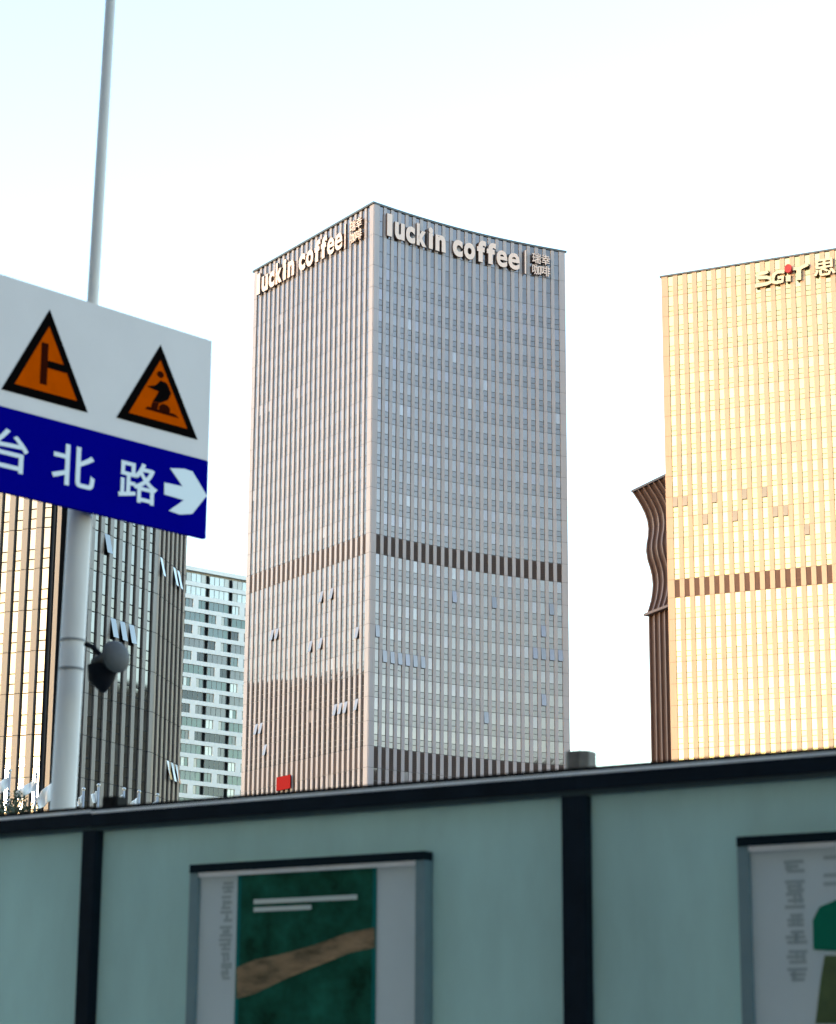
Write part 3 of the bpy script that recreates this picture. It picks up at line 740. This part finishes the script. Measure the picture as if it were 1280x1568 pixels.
q = MB(); q.tube([P(-.03) + Vector((0, 0, -.03)), P(-.02) + Vector((-.01, 0, -.12)), P(-.01) + Vector((.0, 0, -.20))], [.10, .085, .02], 18); q.build('driver_cover', M['horn_dark'], horn)

# ---------------------------------------------------------------- flags and trees behind the fence
M['flag'] = mat('white_flag_cloth', (0.86, 0.84, 0.82), 0.8, noise=0.06, scale=3)
M['flagpole'] = mat('steel_flagpole', (0.45, 0.45, 0.46), 0.35, metal=0.5)
def flagpole(px, pyt, D, flag_px, label, seed, col=None):
    P = at(px, pyt, D); s = D / F_PX
    root = empty('flagpole', (P.x, P.y, 0), 0, label, 'flagpole', 'flagpoles with white flags behind the fence')
    MB().tube([(0, 0, 0), (0, 0, P.z - .08)], [.09, .05], 12).build('pole', M['flagpole'], root)
    MB().tube([(0, 0, P.z - .08), (0, 0, P.z - .03), (0, 0, P.z + .03), (0, 0, P.z + .07)], [.03, .08, .08, .03], 12).build('finial', M['flagpole'], root)
    w, hh, sag = flag_px; w *= s; hh *= s; sag *= s; rnd = random.Random(seed); N, K = 12, 14; vs = []
    ph = rnd.uniform(0, 6)
    for j in range(K + 1):
        for i in range(N + 1):
            x = i / N; t = j / K
            xx = -.05 - w * x * (1 - .25 * t) ; zz_ = P.z - .25 - hh * t - sag * (x ** 1.3) * (1 - .35 * t)
            yy = .12 * sin(ph + x * 7 + t * 2.2) * (.3 + x) + .05 * sin(ph * 2 + x * 13 - t * 4)
            vs.append((xx, yy, zz_))
    fl = MB(); fl.add(vs, [(j*(N+1)+i, j*(N+1)+i+1, (j+1)*(N+1)+i+1, (j+1)*(N+1)+i) for j in range(K) for i in range(N)], 0, True)
    o = fl.build('flag', M['flag'], root)
    md = o.modifiers.new('thickness', 'SOLIDIFY'); md.thickness = .012
FLD = 95.0
for a in [(15, 1180, (26, 20, 22), 'white flag at the very left edge of the picture', 1),
          (56, 1185, (31, 18, 22), 'white flag second from the left edge, in front of golden windows', 2),
          (84, 1189, (27, 27, 24), 'white flag just left of the sign pole', 3),
          (128, 1208, (8, 12, 10), 'small white flag half hidden just right of the sign pole', 4),
          (151, 1202, (9, 17, 6), 'white flag hanging straight beside its pole above the fence post', 5),
          (190, 1208, (21, 23, 20), 'white flag in the middle of the dark facade, larger of three', 6),
          (213, 1212, (17, 20, 17), 'white flag between the two others right of the sign pole', 7),
          (241, 1217, (16, 18, 15), 'white flag nearest the white apartment block', 8)]:
    flagpole(a[0], a[1], FLD, a[2], a[3], a[4])

M['leaf'] = mat('dark_leaf', (0.035, 0.055, 0.022), 0.6, noise=0.4, scale=2)
M['bark'] = mat('bark', (0.07, 0.055, 0.04), 0.9, noise=0.3, scale=6)
def tree(px, pyt, D, rx, hz, label, seed):
    P = at(px, pyt, D); rnd = random.Random(seed); top = P.z
    root = empty('tree', (P.x, P.y, 0), 0, label, 'tree', 'dark trees behind the fence')
    t = MB(); t.tube([(0, 0, 0), (.1, 0, top * .3), (-.05, .1, top * .6), (0, 0, top * .9)], [.26, .2, .13, .03], 10)
    for k in range(7):
        a = k * 2.4; z = top * (.4 + .06 * k); t.tube([(0, 0, z), (cos(a) * rx * .4, sin(a) * rx * .4, z + hz * .12), (cos(a) * rx * .75, sin(a) * rx * .75, z + hz * .25)], [.09, .05, .015], 6)
    t.build('trunk', M['bark'], root)
    c = MB(); cl = []
    for k in range(26):
        a = rnd.uniform(0, 2*pi); r_ = rx * rnd.uniform(.1, .8); cl.append((cos(a) * r_, sin(a) * r_, top - hz * rnd.uniform(.08, .85), rnd.uniform(.35, .7)))
    cl.append((0, 0, top - .5, .6))
    for i in range(5200):
        cx, cy, cz, cr = rnd.choice(cl)
        d = Vector((rnd.gauss(0, 1), rnd.gauss(0, 1), rnd.gauss(0, .8))).normalized() * cr * rnd.uniform(.5, 1.05)
        p = Vector((cx, cy, cz)) + d; p.z = min(p.z, top)
        e1 = Vector((rnd.gauss(0, 1), rnd.gauss(0, 1), rnd.gauss(0, 1))).normalized(); e2 = e1.cross(Vector((rnd.gauss(0, 1), rnd.gauss(0, 1), 1))).normalized()
        s = rnd.uniform(.05, .1); c.add([p - e1 * s, p + e2 * s * .5, p + e1 * s, p - e2 * s * .5], [(0, 1, 2, 3)])
    c.build('crown', M['leaf'], root)
tree(20, 1212, 88, 1.0, 5.0, 'dark leafy tree at the lower left edge behind the fence', 1)
tree(-14, 1222, 86, 1.0, 5.0, 'dark leafy tree cut by the left picture edge', 2)
